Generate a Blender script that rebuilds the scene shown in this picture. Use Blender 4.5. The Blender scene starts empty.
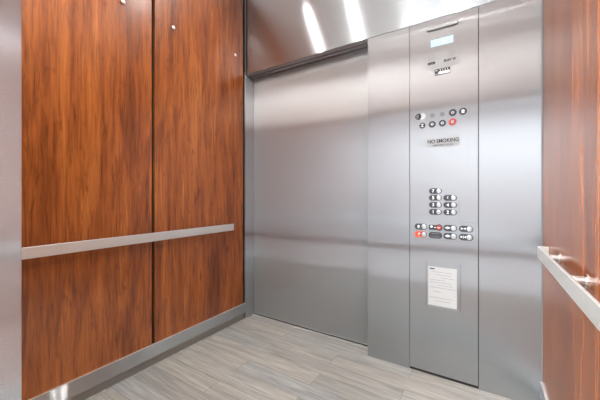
import bpy, bmesh, math, random
from mathutils import Vector, Matrix
random.seed(4)
S = bpy.context.scene
COL = S.collection

# ------------------------------------------------------------------ layout (metres)
XL, XR = -1.775, 0.243          # faces of the side walls
YF, YB = 1.9, 0.216             # faces of the front wall and of the rear return
XJ0, XJ1 = -1.770, -0.6665      # front door opening
HD = 2.13                       # head of the door
HC = 2.84                       # ceiling
YD = 2.008                      # face of the car door
XO0, XO1 = -0.866, 0.238        # rear opening
YT = -0.09                      # outer side of the rear wall

# ------------------------------------------------------------------ materials
def s2l(c):
    return tuple(((v / 12.92) if v <= 0.04045 else ((v + 0.055) / 1.055) ** 2.4) for v in [x / 255 for x in c]) + (1.0,)

def new_mat(name):
    m = bpy.data.materials.new(name); m.use_nodes = True
    nt = m.node_tree
    return m, nt, nt.nodes, nt.links, nt.nodes['Principled BSDF']

def flat(name, rgb, rough=0.5, metal=0.0, emit=None, es=1.0, spec=0.5):
    m, nt, N, L, b = new_mat(name)
    b.inputs['Base Color'].default_value = s2l(rgb)
    b.inputs['Roughness'].default_value = rough
    b.inputs['Metallic'].default_value = metal
    b.inputs['Specular IOR Level'].default_value = spec
    if emit:
        b.inputs['Emission Color'].default_value = s2l(emit)
        b.inputs['Emission Strength'].default_value = es
    return m

def steel(name, rgb=(212, 217, 221), rough=0.36, aniso=1.0, vertical_grain=True, wave=0.04, streak=0.012, sharp=0.11, smix=0.55):
    """brushed stainless steel; fine scratches run along the grain"""
    m, nt, N, L, b = new_mat(name)
    b.inputs['Metallic'].default_value = 1.0
    b.inputs['Anisotropic'].default_value = aniso
    b.inputs['Anisotropic Rotation'].default_value = 0.0 if vertical_grain else 0.25
    tg = N.new('ShaderNodeTangent'); tg.direction_type = 'UV_MAP'; tg.uv_map = 'UVMap'
    L.new(tg.outputs[0], b.inputs['Tangent'])
    uv = N.new('ShaderNodeUVMap'); uv.uv_map = 'UVMap'
    mp = N.new('ShaderNodeMapping')
    mp.inputs['Scale'].default_value = (420, 3, 1) if vertical_grain else (3, 420, 1)
    L.new(uv.outputs[0], mp.inputs[0])
    n = N.new('ShaderNodeTexNoise'); n.inputs['Scale'].default_value = 1; n.inputs['Detail'].default_value = 3
    L.new(mp.outputs[0], n.inputs['Vector'])
    mx = N.new('ShaderNodeMix'); mx.data_type = 'RGBA'
    c = s2l(rgb)
    mx.inputs[6].default_value = (c[0] * (1 - streak), c[1] * (1 - streak), c[2] * (1 - streak), 1)
    mx.inputs[7].default_value = (c[0] * (1 + streak), c[1] * (1 + streak), c[2] * (1 + streak), 1)
    L.new(n.outputs['Fac'], mx.inputs[0]); L.new(mx.outputs[2], b.inputs['Base Color'])
    rr = N.new('ShaderNodeMapRange')
    rr.inputs['To Min'].default_value = rough * 0.97; rr.inputs['To Max'].default_value = rough * 1.03
    L.new(n.outputs['Fac'], rr.inputs['Value']); L.new(rr.outputs[0], b.inputs['Roughness'])
    # the sheet is not perfectly flat
    w = N.new('ShaderNodeTexNoise'); w.inputs['Scale'].default_value = 2.2; w.inputs['Detail'].default_value = 1
    tc = N.new('ShaderNodeTexCoord'); L.new(tc.outputs['Object'], w.inputs['Vector'])
    bp = N.new('ShaderNodeBump'); bp.inputs['Strength'].default_value = wave; bp.inputs['Distance'].default_value = 0.02
    L.new(w.outputs['Fac'], bp.inputs['Height']); L.new(bp.outputs[0], b.inputs['Normal'])
    # second, tighter lobe: the polish left between the scratches
    g = N.new('ShaderNodeBsdfAnisotropic'); g.distribution = 'GGX'
    g.inputs['Roughness'].default_value = sharp; g.inputs['Anisotropy'].default_value = 0.99
    g.inputs['Rotation'].default_value = 0.25 if vertical_grain else 0.0
    L.new(tg.outputs[0], g.inputs['Tangent']); L.new(mx.outputs[2], g.inputs['Color']); L.new(bp.outputs[0], g.inputs['Normal'])
    ms = N.new('ShaderNodeMixShader'); ms.inputs[0].default_value = smix
    out = N['Material Output']
    L.new(b.outputs[0], ms.inputs[1]); L.new(g.outputs[0], ms.inputs[2]); L.new(ms.outputs[0], out.inputs['Surface'])
    return m

def wood(name):
    m, nt, N, L, b = new_mat(name)
    uv = N.new('ShaderNodeUVMap'); uv.uv_map = 'UVMap'
    oi = N.new('ShaderNodeObjectInfo')
    mul = N.new('ShaderNodeMath'); mul.operation = 'MULTIPLY'; mul.inputs[1].default_value = 7.3
    L.new(oi.outputs['Random'], mul.inputs[0])
    cb = N.new('ShaderNodeCombineXYZ'); L.new(mul.outputs[0], cb.inputs[0]); L.new(mul.outputs[0], cb.inputs[2])
    add = N.new('ShaderNodeVectorMath'); L.new(uv.outputs[0], add.inputs[0]); L.new(cb.outputs[0], add.inputs[1])
    def noise(sx, sy, det, dist=0.0, rough=0.55):
        mp = N.new('ShaderNodeMapping'); mp.inputs['Scale'].default_value = (sx, sy, 1)
        L.new(add.outputs[0], mp.inputs[0])
        n = N.new('ShaderNodeTexNoise'); n.inputs['Scale'].default_value = 1
        n.inputs['Detail'].default_value = det; n.inputs['Distortion'].default_value = dist
        n.inputs['Roughness'].default_value = rough
        L.new(mp.outputs[0], n.inputs['Vector']); return n
    def ramp(src, stops):
        r = N.new('ShaderNodeValToRGB'); e = r.color_ramp.elements
        while len(e) < len(stops): e.new(0.5)
        for i, (p, c) in enumerate(stops):
            e[i].position = p; e[i].color = c
        L.new(src, r.inputs[0]); return r
    def mix(kind, fac, a, bb):
        x = N.new('ShaderNodeMix'); x.data_type = 'RGBA'; x.blend_type = kind
        if isinstance(fac, float): x.inputs[0].default_value = fac
        else: L.new(fac, x.inputs[0])
        for k, s in ((6, a), (7, bb)):
            if isinstance(s, tuple): x.inputs[k].default_value = s
            else: L.new(s, x.inputs[k])
        return x.outputs[2]
    broad = noise(9, 0.9, 3, 1.2)                       # bands of lighter and darker wood
    base = ramp(broad.outputs['Fac'], [(0.28, s2l((104, 51, 20))), (0.42, s2l((134, 70, 28))),
                                       (0.56, s2l((152, 83, 34))), (0.72, s2l((172, 101, 46)))])
    grain = noise(62, 3.0, 6, 1.1, 0.7)                # fibre lines
    g = ramp(grain.outputs['Fac'], [(0.34, (0.36, 0.30, 0.26, 1)), (0.47, (0.84, 0.82, 0.80, 1)), (0.60, (1.15, 1.16, 1.16, 1))])
    c1 = mix('MULTIPLY', 0.8, base.outputs[0], g.outputs[0])
    fig = noise(15, 3.2, 4, 2.2, 0.6)                   # darker figure and knots
    f = ramp(fig.outputs['Fac'], [(0.58, (0, 0, 0, 1)), (0.76, (1, 1, 1, 1))])
    c2 = mix('MIX', f.outputs[0], c1, mix('MULTIPLY', 1.0, c1, (0.47, 0.36, 0.30, 1)))
    fine = noise(210, 5, 3)
    fr = ramp(fine.outputs['Fac'], [(0.3, (0.8, 0.78, 0.76, 1)), (0.6, (1.04, 1.04, 1.04, 1))])
    c3 = mix('MULTIPLY', 0.7, c2, fr.outputs[0])
    L.new(c3, b.inputs['Base Color'])
    b.inputs['Roughness'].default_value = 0.26
    b.inputs['Specular IOR Level'].default_value = 0.75
    bp = N.new('ShaderNodeBump'); bp.inputs['Strength'].default_value = 0.06; bp.inputs['Distance'].default_value = 0.002
    L.new(grain.outputs['Fac'], bp.inputs['Height']); L.new(bp.outputs[0], b.inputs['Normal'])
    return m

def planks(name):
    m, nt, N, L, b = new_mat(name)
    uv = N.new('ShaderNodeUVMap'); uv.uv_map = 'UVMap'
    mp = N.new('ShaderNodeMapping'); mp.inputs['Location'].default_value = (0.84, -0.079, 0)
    L.new(uv.outputs[0], mp.inputs[0])
    br = N.new('ShaderNodeTexBrick'); br.offset = 0.5; br.offset_frequency = 2; br.squash = 1
    br.inputs['Scale'].default_value = 1; br.inputs['Brick Width'].default_value = 0.92
    br.inputs['Row Height'].default_value = 0.123; br.inputs['Mortar Size'].default_value = 0.0014
    br.inputs['Mortar Smooth'].default_value = 0.2; br.inputs['Bias'].default_value = 0
    br.inputs['Color1'].default_value = (0, 0, 0, 1); br.inputs['Color2'].default_value = (1, 1, 1, 1)
    br.inputs['Mortar'].default_value = (0.5, 0.5, 0.5, 1)
    L.new(mp.outputs[0], br.inputs['Vector'])
    sep = N.new('ShaderNodeSeparateColor'); L.new(br.outputs['Color'], sep.inputs[0])
    r = N.new('ShaderNodeValToRGB'); e = r.color_ramp.elements
    cols = [(0.0, (129, 128, 125)), (0.3, (143, 140, 134)), (0.5, (136, 137, 137)), (0.72, (149, 145, 138)), (1.0, (140, 136, 130))]
    while len(e) < len(cols): e.new(0.5)
    for i, (p, c) in enumerate(cols): e[i].position = p; e[i].color = s2l(c)
    L.new(sep.outputs[0], r.inputs[0])
    sh = N.new('ShaderNodeCombineXYZ')
    k = N.new('ShaderNodeMath'); k.operation = 'MULTIPLY'; k.inputs[1].default_value = 9
    L.new(sep.outputs[0], k.inputs[0]); L.new(k.outputs[0], sh.inputs[2])
    ad = N.new('ShaderNodeVectorMath'); L.new(uv.outputs[0], ad.inputs[0]); L.new(sh.outputs[0], ad.inputs[1])
    def noise(sx, sy, det, dist):
        q = N.new('ShaderNodeMapping'); q.inputs['Scale'].default_value = (sx, sy, 1); L.new(ad.outputs[0], q.inputs[0])
        n = N.new('ShaderNodeTexNoise'); n.inputs['Scale'].default_value = 1; n.inputs['Detail'].default_value = det
        n.inputs['Distortion'].default_value = dist; n.inputs['Roughness'].default_value = 0.62
        L.new(q.outputs[0], n.inputs['Vector']); return n
    def tint(prev, n, stops, fac):
        rr = N.new('ShaderNodeValToRGB'); el = rr.color_ramp.elements
        while len(el) < len(stops): el.new(0.5)
        for i, (p, c) in enumerate(stops): el[i].position = p; el[i].color = c
        L.new(n.outputs['Fac'], rr.inputs[0])
        x = N.new('ShaderNodeMix'); x.data_type = 'RGBA'; x.blend_type = 'MULTIPLY'; x.inputs[0].default_value = fac
        L.new(prev, x.inputs[6]); L.new(rr.outputs[0], x.inputs[7]); return x.outputs[2]
    n1 = noise(2.2, 38, 6, 0.8)
    c = tint(r.outputs[0], n1, [(0.32, (0.72, 0.72, 0.73, 1)), (0.5, (0.97, 0.97, 0.97, 1)), (0.66, (1.2, 1.18, 1.15, 1))], 0.95)
    n2 = noise(6, 150, 4, 0.3)
    c = tint(c, n2, [(0.34, (0.76, 0.75, 0.74, 1)), (0.6, (1.1, 1.1, 1.1, 1))], 0.9)
    n3 = noise(1.1, 7, 2, 0.5)
    c = tint(c, n3, [(0.35, (0.92, 0.93, 0.95, 1)), (0.65, (1.06, 1.045, 1.01, 1))], 0.8)
    x = N.new('ShaderNodeMix'); x.data_type = 'RGBA'
    L.new(br.outputs['Fac'], x.inputs[0]); L.new(c, x.inputs[6]); x.inputs[7].default_value = s2l((100, 96, 90))
    L.new(x.outputs[2], b.inputs['Base Color'])
    b.inputs['Roughness'].default_value = 0.42
    b.inputs['Specular IOR Level'].default_value = 0.4
    bp = N.new('ShaderNodeBump'); bp.inputs['Strength'].default_value = 0.15; bp.inputs['Distance'].default_value = 0.001
    L.new(n2.outputs['Fac'], bp.inputs['Height']); L.new(bp.outputs[0], b.inputs['Normal'])
    return m

M = {}
M['steel'] = steel('brushed_steel_vertical')
M['steel_jamb'] = steel('brushed_steel_jamb', rgb=(206, 205, 205), rough=0.22, sharp=.12, wave=0.02)
M['steel_door'] = steel('brushed_steel_door', rgb=(222, 226, 229), rough=0.42, smix=0.5, wave=0.03)
M['steel_h'] = steel('brushed_steel_horizontal', rgb=(210, 215, 219), rough=0.28, aniso=1.0, vertical_grain=False, sharp=.13, wave=0.04)
M['steel_base'] = steel('brushed_steel_base', rgb=(206, 209, 210), rough=0.3, aniso=0.6, vertical_grain=False, wave=0.05)
M['steel_rail'] = flat('satin_steel_rail', (214, 212, 208), .38, .7)
M['steel_post'] = flat('polished_steel_post', (215, 212, 208), 0.15, 1.0)
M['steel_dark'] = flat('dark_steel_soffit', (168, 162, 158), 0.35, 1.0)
M['wood'] = wood('reddish_wood_laminate')
M['planks'] = planks('grey_vinyl_planks')
M['reveal'] = flat('black_reveal', (18, 16, 15), 0.7)
M['toe'] = flat('toe_kick_steel', (150, 146, 140), 0.45, 0.6)
M['gap'] = flat('shadow_gap_black', (30, 30, 32), 0.6)
M['ceil'] = flat('ceiling_added_glow', (240, 240, 240), 0.5, 0, (255, 252, 248), 0.42)  # ceiling given an added glow to brighten the transom and upper wood
M['label'] = flat('charcoal_label', (52, 54, 59), 0.55)
M['white'] = flat('white_marking', (240, 240, 240), 0.5)
M['button'] = flat('button_satin_cap', (172, 174, 176), 0.3, 0.6)
M['buttonring'] = flat('button_chrome_ring', (120, 122, 125), 0.25, 1.0)
M['orange'] = flat('orange_red_label', (232, 82, 48), 0.45)
M['red'] = flat('red_switch', (180, 52, 46), 0.4)
M['plate'] = flat('engraved_plate_grey', (152, 153, 154), 0.5, 0.3)
M['lampgrey'] = flat('unlit_lamp_grey', (118, 120, 122), 0.5)
M['engrave'] = flat('engraved_line', (120, 121, 124), 0.5)
M['print'] = flat('black_print', (38, 38, 42), 0.5)
M['print2'] = flat('grey_print', (120, 120, 124), 0.6)
M['paper'] = flat('white_paper', (190, 191, 191), 0.7)
M['clear'] = flat('holder_steel', (196, 196, 196), 0.3, 1.0)
M['display'] = flat('blue_lit_display', (60, 70, 80), 0.3, 0, (196, 232, 252), 1.0)
M['digit'] = flat('lit_digit', (240, 250, 255), 0.3, 0, (240, 253, 255), 1.15)
M['stud'] = flat('pad_stud_white', (240, 238, 232), 0.3, 0.0)
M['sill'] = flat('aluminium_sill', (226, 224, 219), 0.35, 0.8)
M['lobbywall'] = flat('lobby_wall_paint', (232, 233, 234), 0.8)
M['lobbyfloor'] = flat('lobby_floor_tile', (205, 204, 203), 0.4)
M['header'] = flat('rear_header_cream', (248, 247, 245), 0.45)
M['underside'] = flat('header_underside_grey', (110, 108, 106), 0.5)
M['lobbybase'] = flat('lobby_base_dark', (62, 60, 60), 0.5)
M['lamp'] = flat('lamp_lens', (255, 250, 242), 0.4, 0, (255, 251, 246), 16.0)
M['lamp2'] = flat('lobby_lamp_lens', (255, 255, 255), 0.4, 0, (240, 246, 255), 5.0)
M['trimring'] = flat('lamp_trim_ring', (200, 200, 200), 0.25, 1.0)

# ------------------------------------------------------------------ mesh helpers
def uvbox(me):
    uv = me.uv_layers.new(name='UVMap')
    for p in me.polygons:
        n = p.normal
        ax = max(range(3), key=lambda i: abs(n[i]))
        for li in p.loop_indices:
            v = me.vertices[me.loops[li].vertex_index].co
            uv.data[li].uv = (v.y, v.z) if ax == 0 else ((v.x, v.z) if ax == 1 else (v.x, v.y))

def bx(bm, x0, x1, y0, y1, z0, z1, bev=0.0):
    t = bmesh.new()
    bmesh.ops.create_cube(t, size=1)
    for v in t.verts:
        v.co = Vector((x0 + (v.co.x + .5) * (x1 - x0), y0 + (v.co.y + .5) * (y1 - y0), z0 + (v.co.z + .5) * (z1 - z0)))
    if bev > 0:
        bmesh.ops.bevel(t, geom=t.edges[:], offset=bev, segments=2, affect='EDGES', profile=0.5)
    merge(bm, t)

def merge(bm, t):
    me = bpy.data.meshes.new('t'); t.to_mesh(me); bm.from_mesh(me); bpy.data.meshes.remove(me); t.free()

def pill(bm, cx, cz, w, h, y, d, seg=10, r=None):
    """rounded slab on a wall that faces -Y; its face is at y-d"""
    r = h / 2 if r is None else r
    pts = []
    for (sx, sz, a0) in ((1, 1, 0), (-1, 1, 90), (-1, -1, 180), (1, -1, 270)):
        for k in range(seg + 1):
            a = math.radians(a0 + 90 * k / seg)
            pts.append((cx + sx * (w / 2 - r) + r * math.cos(a), cz + sz * (h / 2 - r) + r * math.sin(a)))
    f0 = [bm.verts.new((x, y - d, z)) for x, z in pts]
    f1 = [bm.verts.new((x, y, z)) for x, z in pts]
    bm.faces.new(f0)
    n = len(pts)
    for i in range(n):
        bm.faces.new((f0[i], f1[i], f1[(i + 1) % n], f0[(i + 1) % n]))
    bm.faces.new(list(reversed(f1)))

def lathe(bm, prof, origin, axis='-Y', seg=24):
    """profile of (radius, distance along axis) turned about the axis"""
    o = Vector(origin)
    rings = []
    for r, h in prof:
        ring = []
        for k in range(seg):
            a = 2 * math.pi * k / seg
            c, s = r * math.cos(a), r * math.sin(a)
            v = {'-Y': Vector((c, -h, s)), '+X': Vector((h, c, s)), '-X': Vector((-h, c, s)), '-Z': Vector((c, s, -h))}[axis]
            ring.append(bm.verts.new(o + v))
        rings.append(ring)
    for a, b in zip(rings, rings[1:]):
        for k in range(seg):
            bm.faces.new((a[k], a[(k + 1) % seg], b[(k + 1) % seg], b[k]))
    bm.faces.new(rings[0]); bm.faces.new(list(reversed(rings[-1])))

ORIG = {}
def obj(name, bm, mat, parent=None, at=None, smooth=False):
    """links bm (world coordinates) as one mesh object, its origin at `at`, or at its parent's"""
    bmesh.ops.recalc_face_normals(bm, faces=bm.faces[:])
    me = bpy.data.meshes.new(name)
    o = bpy.data.objects.new(name, me)
    if parent is not None:
        w = ORIG[parent.name]; at = Vector((0, 0, 0))
    else:
        w = Vector(at or (0, 0, 0)); at = w
    bm.to_mesh(me); bm.free()
    uvbox(me)
    for v in me.vertices: v.co -= w
    if smooth:
        for p in me.polygons: p.use_smooth = True
        try: me.set_sharp_from_angle(angle=math.radians(40))
        except Exception: pass
    me.materials.append(mat)
    o.location = at; COL.objects.link(o)
    if parent is not None: o.parent = parent
    ORIG[o.name] = w
    return o

def thing(name, label, cat, at, group=None):
    o = bpy.data.objects.new(name, None); COL.objects.link(o)
    o.location = at; o.empty_display_size = 0.05
    ORIG[o.name] = Vector(at)
    return tag(o, label, cat, group)

def tag(o, label, cat, group=None):
    o['label'] = label; o['category'] = cat
    if group: o['group'] = group
    return o

def struct(name, bm, mat, label=None, parent=None, **k):
    o = obj(name, bm, mat, parent, **k)
    if parent is None: o['kind'] = 'structure'
    if label: o['label'] = label
    return o

def box(x0, x1, y0, y1, z0, z1, bev=0.0):
    b = bmesh.new(); bx(b, x0, x1, y0, y1, z0, z1, bev); return b

def textmesh(body, size, cx, cz, y, width=None, shear=0, bold=0.0):
    """lettering on a wall that faces -Y, centred on (cx, cz)"""
    cu = bpy.data.curves.new('lettering', 'FONT'); cu.body = body; cu.size = size
    cu.align_x = 'CENTER'; cu.align_y = 'CENTER'; cu.extrude = 0.0002; cu.offset = bold
    ob = bpy.data.objects.new('lettering', cu); COL.objects.link(ob)
    dg = bpy.context.evaluated_depsgraph_get(); dg.update()
    me = bpy.data.meshes.new_from_object(ob.evaluated_get(dg))
    bpy.data.objects.remove(ob); bpy.data.curves.remove(cu)
    b = bmesh.new(); b.from_mesh(me); bpy.data.meshes.remove(me)
    xs = [v.co.x for v in b.verts]; ys = [v.co.y for v in b.verts]
    mx, my = (min(xs) + max(xs)) / 2, (min(ys) + max(ys)) / 2
    k = (width / (max(xs) - min(xs))) if width else 1.0
    for v in b.verts:
        x, yy, z = v.co
        v.co = Vector((cx + (x - mx) * k, y - z, cz + (yy - my)))
    return b

# ------------------------------------------------------------------ the car: floor, walls, ceiling
struct('floor', box(XL - .02, XR + .02, YT, YD + .04, -.03, 0), M['planks'], 'grey wood-look plank floor')
struct('ceiling', box(XL - .03, XR + .03, YB - .03, YF + .03, HC, HC + .03), M['ceil'])

# left wall: black backing, laminate panels on it, base
struct('wall_left', box(XL - .04, XL - .018, YT, YF + .02, 0, HC), M['reveal'])
struct('wall_right', box(XR + .018, XR + .04, YT, YF + .02, 0, HC), M['reveal'])
PZ0 = 0.128
p = tag(obj('wall_panel', box(XL - .018, XL, YB + .004, 1.054, PZ0, HC - .01, .0012), M['wood'], at=(XL, YB, PZ0)),
        'reddish-brown wood laminate panel beside the steel jamb, left of the black vertical seam', 'wall panel')
p = tag(obj('wall_panel', box(XL - .018, XL, 1.075, YF - .026, PZ0, HC - .01, .0012), M['wood'], at=(XL, 1.075, PZ0)),
        'reddish-brown wood laminate panel between the black seam and the door corner', 'wall panel')
p = tag(obj('wall_panel', box(XR, XR + .018, .70, YF - .012, PZ0, HC - .01, .0012), M['wood'], at=(XR, .70, PZ0)),
        'glossy wood laminate panel on the right wall beside the button panel wall', 'wall panel')
p = tag(obj('wall_panel', box(XR, XR + .018, YB + .004, .684, PZ0, HC - .01, .0012), M['wood'], at=(XR, YB, PZ0)),
        'wood laminate panel of the right wall nearest the rear opening, past the photo edge', 'wall panel')
def baseboard(name, xf, s):
    b = bmesh.new()
    bx(b, min(xf, xf - s * .014), max(xf, xf - s * .014), YB + .002, YF - .003, .055, .134, .0015)
    t = struct(name, b, M['steel_base'])
    b = bmesh.new()
    bx(b, min(xf - s * .018, xf - s * .03), max(xf - s * .018, xf - s * .03), YB + .002, YF - .003, 0, .0552)
    struct('edge_highlight', box(min(xf - s * .0145, xf), max(xf - s * .0145, xf), YB + .002, YF - .003, .134, .1365), M['sill'], parent=t)  # bright strip painted in as the highlight along the base's top edge
    struct('toe_kick', b, M['toe'], parent=t)
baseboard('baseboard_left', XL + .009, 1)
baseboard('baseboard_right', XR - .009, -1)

# front wall: transom over door and panels, return left of the button panel, strip right of it
wf = struct('wall_front', box(XL, XR + .02, YF + .012, YF + .03, HD + .01, HC), M['reveal'])
struct('transom', box(XL + .004, XR - .002, YF, YF + .012, HD, HC - .002, .001), M['steel_h'], parent=wf, label='brushed steel transom above the door')
b = bmesh.new(); bx(b, XJ1, -.3985, YF, YF + .06, 0.0, HD - .003, .0015)
struct('front_return', b, M['steel'], parent=wf)
b = bmesh.new(); bx(b, -.0305, XR - .003, YF, YF + .03, 0.0, HD - .003, .0015)
struct('side_return', b, M['steel'], parent=wf)
b = bmesh.new(); bx(b, -.3985, -.0305, YF + .016, YF + .03, 0.0, HD)
struct('backing', b, M['gap'], parent=wf)
b = bmesh.new(); bx(b, -.3955, -.033, YF + .004, YF + .016, 0.0, .014)
struct('kick_strip', b, M['gap'], parent=wf)

# door frame of the car: jamb, header and sill
fr = struct('trim_1', box(XJ0 - .012, XJ0, YF + .001, YD + .04, 0, HD + .03, .001), M['steel'])
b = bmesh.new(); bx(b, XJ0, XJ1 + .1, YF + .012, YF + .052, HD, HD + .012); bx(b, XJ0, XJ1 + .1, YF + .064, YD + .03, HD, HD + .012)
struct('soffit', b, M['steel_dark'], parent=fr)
b = bmesh.new(); bx(b, XJ0, XJ1 + .1, YF + .05, YF + .066, HD + .012, HD + .03)
struct('door_track', b, M['gap'], parent=fr)
b = bmesh.new(); bx(b, XJ0 + .001, XJ1 + .06, YD - .022, YD - .002, 0.0, .004)
struct('sill', b, M['sill'], parent=fr)
struct('sill_groove', box(XJ0 + .001, XJ1 + .06, YD - .002, YD + .03, 0.0, .003), M['gap'], parent=fr)
b = bmesh.new(); bx(b, XJ0 + .004, XJ1 + .09, YD, YD + .022, .011, HD - .004, .001)
struct('door_1', b, M['steel_door'], 'closed brushed steel elevator door')
struct('wall_shaft', box(XL, XR, YD + .05, YD + .06, -.03, HC), M['gap'])

# rear wall: return on the left of the rear opening, header over it, slim jamb on the right
wb = struct('wall_rear', box(XL + .001, XO0, YT, YB, 0, HD - .001, .0015), M['steel_jamb'], 'brushed steel return and jamb at the left edge')
b = bmesh.new(); bx(b, XL + .001, XR - .001, YT, YB, HD, HC - .002, .001)
struct('rear_transom', b, M['header'], parent=wb)
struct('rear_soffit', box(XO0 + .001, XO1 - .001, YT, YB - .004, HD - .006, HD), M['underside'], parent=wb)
b = bmesh.new(); bx(b, XO1, XR - .001, YT, YB, 0, HD - .001, .001)
struct('rear_jamb', b, M['steel'], parent=wb)

# lobby behind the rear opening (seen in the steel)
LX0, LX1, LY, LH = -3.2, 1.9, -2.25, 2.6
struct('floor_lobby', box(LX0, LX1, LY, YT, -.03, 0), M['lobbyfloor'])
struct('ceiling_lobby', box(LX0, LX1, LY, YT, LH, LH + .03), M['lobbywall'])
struct('wall_lobby_back', box(LX0, LX1, LY - .03, LY, -.03, LH), M['lobbywall'])
struct('wall_lobby_left', box(LX0 - .03, LX0, LY, YT, -.03, LH), M['lobbywall'])
struct('wall_lobby_right', box(LX1, LX1 + .03, LY, YT, -.03, LH), M['lobbywall'])
b = bmesh.new(); bx(b, LX0, XL - .04, YT - .03, YT, 0, LH); bx(b, XR + .04, LX1, YT - .03, YT, 0, LH); bx(b, LX0, LX1, YT - .03, YT - .001, HD + .08, LH)
struct('wall_lobby_front', b, M['lobbywall'])
struct('baseboard_lobby', box(LX0, LX1, LY, LY + .015, 0, .1), M['lobbybase'])

# ------------------------------------------------------------------ handrails
def handrail(side, y0, y1, ys, label):
    s = 1 if side == 'left' else -1
    xw = XL if side == 'left' else XR
    t = thing('handrail', label, 'handrail', (xw, y0, .79), 'handrails')
    xf = xw + s * .041
    b = bmesh.new(); bx(b, min(xf, xf - s * .009), max(xf, xf - s * .009), y0, y1, .791, .844, .002)
    obj('bar', b, M['steel_rail'], t)
    for y in ys:
        b = bmesh.new()
        lathe(b, [(.021, 0), (.021, .003), (.013, .0035), (.013, .0325)], (xw, y, .8175 if s > 0 else .834), '+X' if s > 0 else '-X', 20)
        obj('bracket', b, M['steel_post'], t, smooth=True)
    if side == 'right':            # the bar turns back to the wall at its far end
        b = bmesh.new(); bx(b, xw - .0325, xw - .0005, y1 - .009, y1, .791, .844, .0015)
        obj('end_return', b, M['steel_rail'], t)
    return t
handrail('left', YB + .02, 1.726, (.42, .78, 1.25, 1.6), 'long flat steel handrail across the left wood wall, ending short of the door')
handrail('right', YB + .12, 1.72, (.42, .78, 1.135, 1.49), 'flat steel handrail on the right wood wall, seen end on with round posts')

# studs for hanging wall pads
for y, z, lab in ((.879, 2.196, 'small white pad stud nearest the top edge, high on the left wood panel'),
                  (1.2, 2.203, 'small white pad stud just right of the black wall seam'),
                  (1.776, 2.252, 'small white pad stud high on the wood near the door corner')):
    b = bmesh.new(); lathe(b, [(.005, 0), (.005, .006), (.011, .007), (.011, .010), (.007, .013)], (XL, y, z), '+X', 16)
    tag(obj('pad_stud', b, M['stud'], at=(XL, y, z), smooth=True), lab, 'stud', 'pad studs on the left wall')

# ------------------------------------------------------------------ the operating panel
YP = YF - .001
cop = thing('control_panel', 'tall brushed steel elevator control panel with floor buttons, display and key switches', 'control panel', (-.2145, YP, .016))
b = bmesh.new(); bx(b, -.3955, -.0335, YP, YF + .012, .016, HD - .005, .001)
obj('faceplate', b, M['steel'], cop)
lamp = obj('lamp_slot', box(-.299, -.132, YP - .010, YP, 2.062, 2.080, .003), M['steel'], cop)
obj('slot_opening', box(-.291, -.136, YP - .008, YP - .0004, 2.0585, 2.0617), M['engrave'], lamp)
dsp = bmesh.new(); bx(dsp, -.276, -.156, YP - .0012, YP, 1.962, 2.004, .0004)
dsp = obj('display', dsp, M['display'], cop); dsp['label'] = 'pale blue lit floor display'
obj('digit', textmesh('4', .038, -.208, 1.983, YP - .0016), M['digit'], dsp)
# grey information plate with two grilles
pl = bmesh.new(); bx(pl, -.298, -.131, YP - .0008, YP, 1.826, 1.880)
pl = obj('information_plate', pl, M['plate'], cop)
obj('lettering', textmesh('0008', .019, -.2725, 1.866, YP - .0011, .042, bold=.0014), M['print'], pl)
obj('lettering', textmesh("ELEV 'A'", .017, -.173, 1.866, YP - .0011, .064, bold=.0009), M['print'], pl)
for cx, cz in ((-.268, 1.906), (-.166, 1.904)):
    b = bmesh.new(); bx(b, cx - .025, cx + .025, YP - .0008, YP, cz - .0225, cz + .0225)
    g = obj('speaker_grille', b, M['plate'], cop)
    b = bmesh.new()
    for i in range(7):
        for j in range(7):
            lathe(b, [(.0019, 0), (.0019, .0005)], (cx + (i - 3) * .0066, YP - .0009, cz + (j - 3) * .006), '-Y', 8)
    obj('perforation', b, M['print2'], g)
# small black and white sticker
st = obj('sticker', box(-.254, -.172, YP - .0006, YP, 1.788, 1.824), M['print'], cop)
st['label'] = 'small black and white sticker'
b = bmesh.new(); pill(b, -.205, 1.800, .060, .016, YP - .0006, .0004, 4, .004)
for i, w in enumerate((.014, .012, .009, .011)):
    bx(b, -.226 + i * .013, -.226 + i * .013 + .0035, YP - .001, YP - .0006, 1.812, 1.820)
bx(b, -.251, -.240, YP - .001, YP - .0006, 1.815, 1.8175); bx(b, -.251, -.238, YP - .001, YP - .0006, 1.7945, 1.797)
obj('sticker_print', b, M['white'], st)

def ring_disc(parent, name, cx, cz, r, mat, d=.003, glyph=None, inner=None, label=None):
    b = bmesh.new(); lathe(b, [(r, 0), (r, d - .0008), (r - .0008, d)], (cx, YP, cz), '-Y', 28)
    o = obj(name, b, mat, parent, smooth=True)
    if label: o['label'] = label
    if inner:
        b = bmesh.new(); lathe(b, [(inner, 0), (inner, .0022), (inner * .8, .003)], (cx, YP - d, cz), '-Y', 20)
        obj('key_cylinder', b, M['button'], o, smooth=True)
        obj('keyhole', box(cx - .0012, cx + .0012, YP - d - .0033, YP - d - .003, cz - .004, cz + .004), M['print'], o)
    return o

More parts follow.
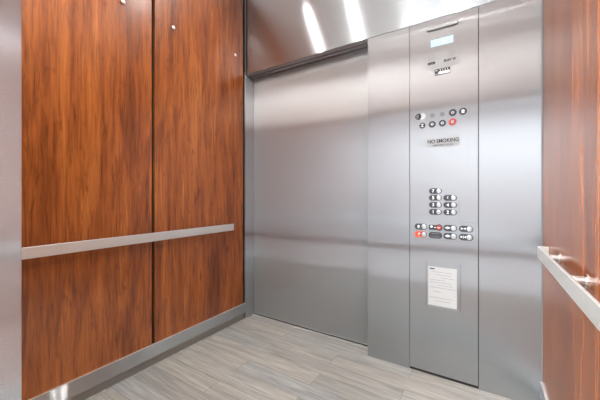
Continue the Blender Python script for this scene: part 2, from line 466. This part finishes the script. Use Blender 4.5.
def floor_button(cx, cz, text, labelmat='label', w=.071, h=.034, glyph=None, lab=None):
    """dark pill with the marking on its left and the round push button on its right"""
    b = bmesh.new(); pill(b, cx, cz, w, h, YP, .0012)
    o = obj('button', b, M[labelmat], cop)
    if lab: o['label'] = lab
    bxp = cx + w / 2 - h / 2
    b = bmesh.new(); lathe(b, [(h / 2 - .0012, 0), (h / 2 - .0012, .0028), (h / 2 - .0036, .0034)], (bxp, YP - .0012, cz), '-Y', 28)
    obj('ring', b, M['buttonring'], o, smooth=True)
    b = bmesh.new(); lathe(b, [(h / 2 - .0042, 0), (h / 2 - .0042, .0010), (h / 2 - .0058, .0018)], (bxp, YP - .0046, cz), '-Y', 28)
    obj('push_cap', b, M['button'], o, smooth=True)
    lx = cx - h * .36
    if text:
        obj('marking', textmesh(text, .025, lx, cz + .001, YP - .0016, bold=.0006), M['white'], o)
    if glyph:
        b = bmesh.new()
        for kind, gx, gz, s in glyph:
            y0 = YP - .0018; y1 = YP - .0012
            x = lx + gx; z = cz + gz
            if kind in '<>^':
                if kind == '<': tri = [(x - s, z), (x + s, z + s), (x + s, z - s)]
                elif kind == '>': tri = [(x + s, z), (x - s, z + s), (x - s, z - s)]
                else: tri = [(x - s, z - s), (x + s, z - s), (x, z + s)]
                f = [b.verts.new((px, y0, pz)) for px, pz in tri]; k = [b.verts.new((px, y1, pz)) for px, pz in tri]
                b.faces.new(f); b.faces.new(k[::-1])
                for i in range(3): b.faces.new((f[i], k[i], k[(i + 1) % 3], f[(i + 1) % 3]))
            elif kind == '|':
                bx(b, x - .0011, x + .0011, y0, y1, z - s, z + s)
            elif kind == '-':
                bx(b, x - s, x + s, y0, y1, z - .0012, z + .0012)
            elif kind == 'o':
                lathe(b, [(s, 0), (s, .0006)], (x, y1, z), '-Y', 14)
        obj('marking', b, M['white'], o)
    return o

for cx, cz, t in ((-.2505, 1.102, '7'), (-.2505, 1.0615, '5'), (-.1725, 1.0615, '6'), (-.2505, 1.020, '3'), (-.1725, 1.020, '4'),
                  (-.2505, .978, '1'), (-.1725, .978, '2')):
    floor_button(cx, cz, t)
# star beside the main landing
# service rows
BW, BH = .072, .037
floor_button(-.3315, .886, None, w=BW, h=BH, glyph=[('o', 0, .003, .0065), ('-', 0, -.004, .009), ('o', 0, -.009, .0025)], lab='alarm button with a white bell')
floor_button(-.3315, .839, None, 'orange', BW, BH, glyph=[('|', 0, .001, .009), ('o', .004, .005, .004)], lab='orange-red call button')
floor_button(-.172, .886, None, w=BW, h=BH, glyph=[('<', -.009, .001, .006), ('|', 0, .001, .009), ('>', .009, .001, .006)], lab='door open button')
floor_button(-.172, .839, None, w=BW, h=BH, glyph=[('<', -.009, .001, .006), ('|', -.002, .001, .009), ('|', .003, .001, .009), ('>', .010, .001, .006)], lab='door open button')
floor_button(-.092, .886, None, w=BW, h=BH, glyph=[('>', -.006, .001, .006), ('<', .006, .001, .006)], lab='door close button')
floor_button(-.092, .839, None, w=BW, h=BH, glyph=[('>', -.008, .001, .006), ('|', 0, .001, .008), ('<', .008, .001, .006)], lab='door close button')
b = bmesh.new(); pill(b, -.262, .885, .050, .030, YP, .0012, 6, .006)
sw = obj('switch_label', b, M['label'], cop)
b = bmesh.new()
lathe(b, [(.007, 0), (.007, .0006)], (-.272, YP - .0012, .890), '-Y', 14); bx(b, -.258, -.247, YP - .0018, YP - .0012, .884, .888)
obj('marking', b, M['white'], sw)
rs = ring_disc(cop, 'stop_switch', -.231, .886, .0195, M['label'], .0016, label='round red stop switch in a dark ring')
b = bmesh.new(); lathe(b, [(.0135, 0), (.0135, .008), (.011, .0105)], (-.231, YP - .0016, .886), '-Y', 24)
obj('knob', b, M['red'], rs, smooth=True)
obj('marking', box(-.238, -.224, YP - .0127, YP - .0121, .884, .888), M['white'], rs)
b = bmesh.new(); pill(b, -.251, .839, .074, .038, YP, .0014)
k = obj('instruction_plate', b, M['label'], cop)
b = bmesh.new()
for z, w in ((.850, .020), (.829, .024)): bx(b, -.251 - w, -.251 + w, YP - .0019, YP - .0014, z - .0018, z + .0018)
bx(b, -.281, -.221, YP - .0019, YP - .0014, .8385, .8395)
obj('marking', b, M['print2'], k)
# key switches and lamps of the service group
b = bmesh.new(); pill(b, -.335, 1.557, .060, .036, YP, .0012)
k = obj('fire_lamp', b, M['button'], cop); k['label'] = 'white pill with a dark round emblem'
b = bmesh.new(); lathe(b, [(.018, 0), (.018, .0008)], (-.3465, YP - .0012, 1.557), '-Y', 24); bx(b, -.3465, -.334, YP - .002, YP - .0012, 1.539, 1.575)
obj('emblem', b, M['label'], k)
b = bmesh.new()
for z in (1.550, 1.557, 1.564): bx(b, -.357, -.342, YP - .0025, YP - .002, z - .0012, z + .0012)
obj('marking', b, M['plate'], k)
for cx in (-.267, -.214):
    ring_disc(cop, 'indicator_lamp', cx, 1.5545, .0135, M['lampgrey'], .002)
ring_disc(cop, 'key_switch', -.159, 1.555, .0205, M['label'], .002, inner=.0085)
k = ring_disc(cop, 'phone_button', -.107, 1.5545, .0205, M['label'], .002)
b = bmesh.new(); lathe(b, [(.008, 0), (.008, .0006)], (-.107, YP - .002, 1.557), '-Y', 16); bx(b, -.114, -.1, YP - .0026, YP - .002, 1.545, 1.550)
obj('marking', b, M['white'], k)
k = ring_disc(cop, 'key_switch', -.323, 1.5005, .0175, M['label'], .002)
b = bmesh.new()
for z in (1.508, 1.494): bx(b, -.331, -.315, YP - .0026, YP - .002, z - .0014, z + .0014)
bx(b, -.3245, -.3215, YP - .0026, YP - .002, 1.494, 1.508)
obj('marking', b, M['white'], k)
for cx in (-.268, -.213):
    ring_disc(cop, 'key_switch', cx, 1.501, .0195, M['label'], .002, inner=.0085)
ring_disc(cop, 'key_switch', -.160, 1.5015, .0205, M['red'], .002, inner=.0085, label='red key switch')
# no smoking plate
ns = obj('no_smoking_plate', box(-.299, -.123, YP - .0008, YP, 1.362, 1.414), M['plate'], cop)
obj('lettering', textmesh('NO SMOKING', .030, -.211, 1.398, YP - .0011, .166, bold=.0007), M['print'], ns)
obj('lettering', textmesh('UNDER PENALTY OF LAW', .0115, -.211, 1.3735, YP - .0011, .108, bold=.0002), M['print'], ns)
# engraved lines round the groups
b = bmesh.new(); e = .0007
for x0, x1, z0, z1 in ((-.124, -.046, .9225, .9225), (-.046, -.046, .812, .9225), (-.385, -.046, .812, .812), (-.127, -.127, .962, 1.05),
                       (-.076, -.076, 1.500, 1.575), (-.124, -.124, .9225, .935)):
    b = box(x0 - e, x1 + e, YP - .0003, YP + .0001, z0 - e, z1 + e); obj('engraved_line', b, M['engrave'], cop)
# certificate pocket
h = bmesh.new()
bx(h, -.307, -.300, YP - .006, YP, .410, .676, .001); bx(h, -.126, -.119, YP - .006, YP, .410, .676, .001)
bx(h, -.300, -.126, YP - .004, YP, .410, .416, .001)
bx(h, -.300, -.126, YP - .0008, YP, .416, .672)
obj('certificate_holder', h, M['steel'], cop)
pa = tag(obj('certificate', box(-.290, -.138, YP - .0022, YP - .0012, .4225, .652), M['paper'], at=(-.214, YP, .4225)),
         'white printed certificate sheet in the steel holder low on the control panel', 'notice')
b = bmesh.new(); bx(b, -.282, -.255, YP - .0026, YP - .0022, .636, .643)
obj('heading', b, M['print'], pa)
b = bmesh.new()
for z, x0, x1 in ((.622, -.27, -.16), (.606, -.25, -.165), (.590, -.22, -.15), (.574, -.28, -.20), (.560, -.28, -.165), (.545, -.24, -.16), (.530, -.28, -.148),
                  (.506, -.262, -.222), (.470, -.28, -.16), (.452, -.25, -.17)):
    bx(b, x0, x1, YP - .0026, YP - .0022, z - .0008, z + .0008)
obj('printed_lines', b, M['print2'], pa)

# ------------------------------------------------------------------ lights
def downlight(x, y, z, r, m, w, label, color, spread=128, group='cab downlights'):
    t = thing('downlight', label, 'ceiling light', (x, y, z), group)
    b = bmesh.new(); lathe(b, [(r + .014, 0), (r + .014, .003), (r, .006), (r, .002)], (x, y, z), '-Z', 32)
    obj('trim_ring', b, M['trimring'], t, smooth=True)
    b = bmesh.new(); lathe(b, [(r - .001, 0), (r - .001, .0065)], (x, y, z), '-Z', 32)
    obj('lens', b, m, t)
    la = bpy.data.lights.new('downlight_beam', 'AREA'); la.shape = 'DISK'; la.size = r * 2; la.energy = w; la.color = color
    la.spread = math.radians(spread)
    lo = bpy.data.objects.new('downlight_beam', la); COL.objects.link(lo); lo.location = (0, 0, -.012); lo.parent = t
LX = ((-1.35, -1.42), (-.766, -1.0), (-.18, -.18)); LYS = (.46, 1.42)
names = {0: 'left', 1: 'middle', 2: 'right'}
for i, xs in enumerate(LX):
    for j, y in enumerate(LYS):
        x = xs[j]
        downlight(x, y, HC, .034, M['lamp'], (8.2, 3.8)[j],
                  'round recessed cab downlight, %s one of the row near the %s' % (names[i], ('rear opening', 'door')[j]), (1.0, .985, .965), (126, 124)[j])
downlight(-1.3, -1.25, LH, .3, M['lamp2'], 208, 'large round lobby ceiling light behind the rear opening', (.93, .97, 1.0), 180, None)

w = bpy.data.worlds.new('world'); S.world = w; w.use_nodes = True
w.node_tree.nodes['Background'].inputs[0].default_value = (.9, .95, 1, 1)
w.node_tree.nodes['Background'].inputs[1].default_value = 0.3

# ------------------------------------------------------------------ camera
cd = bpy.data.cameras.new('camera'); cam = bpy.data.objects.new('camera', cd); COL.objects.link(cam)
cam.location = (0, 0, 1.078)
cam.rotation_euler = (math.radians(90), 0, math.radians(32.39))
cd.sensor_fit = 'HORIZONTAL'; cd.sensor_width = 36
cd.lens = 292.1 / 600 * 36
cd.shift_y = -(200 - 195.1) / 600
cd.clip_start = 0.02
S.camera = cam
S.view_settings.view_transform = 'Standard'
S.view_settings.look = 'None'
S.view_settings.exposure = 0.33
S.view_settings.gamma = 1.0
S.view_settings.use_curve_mapping = False
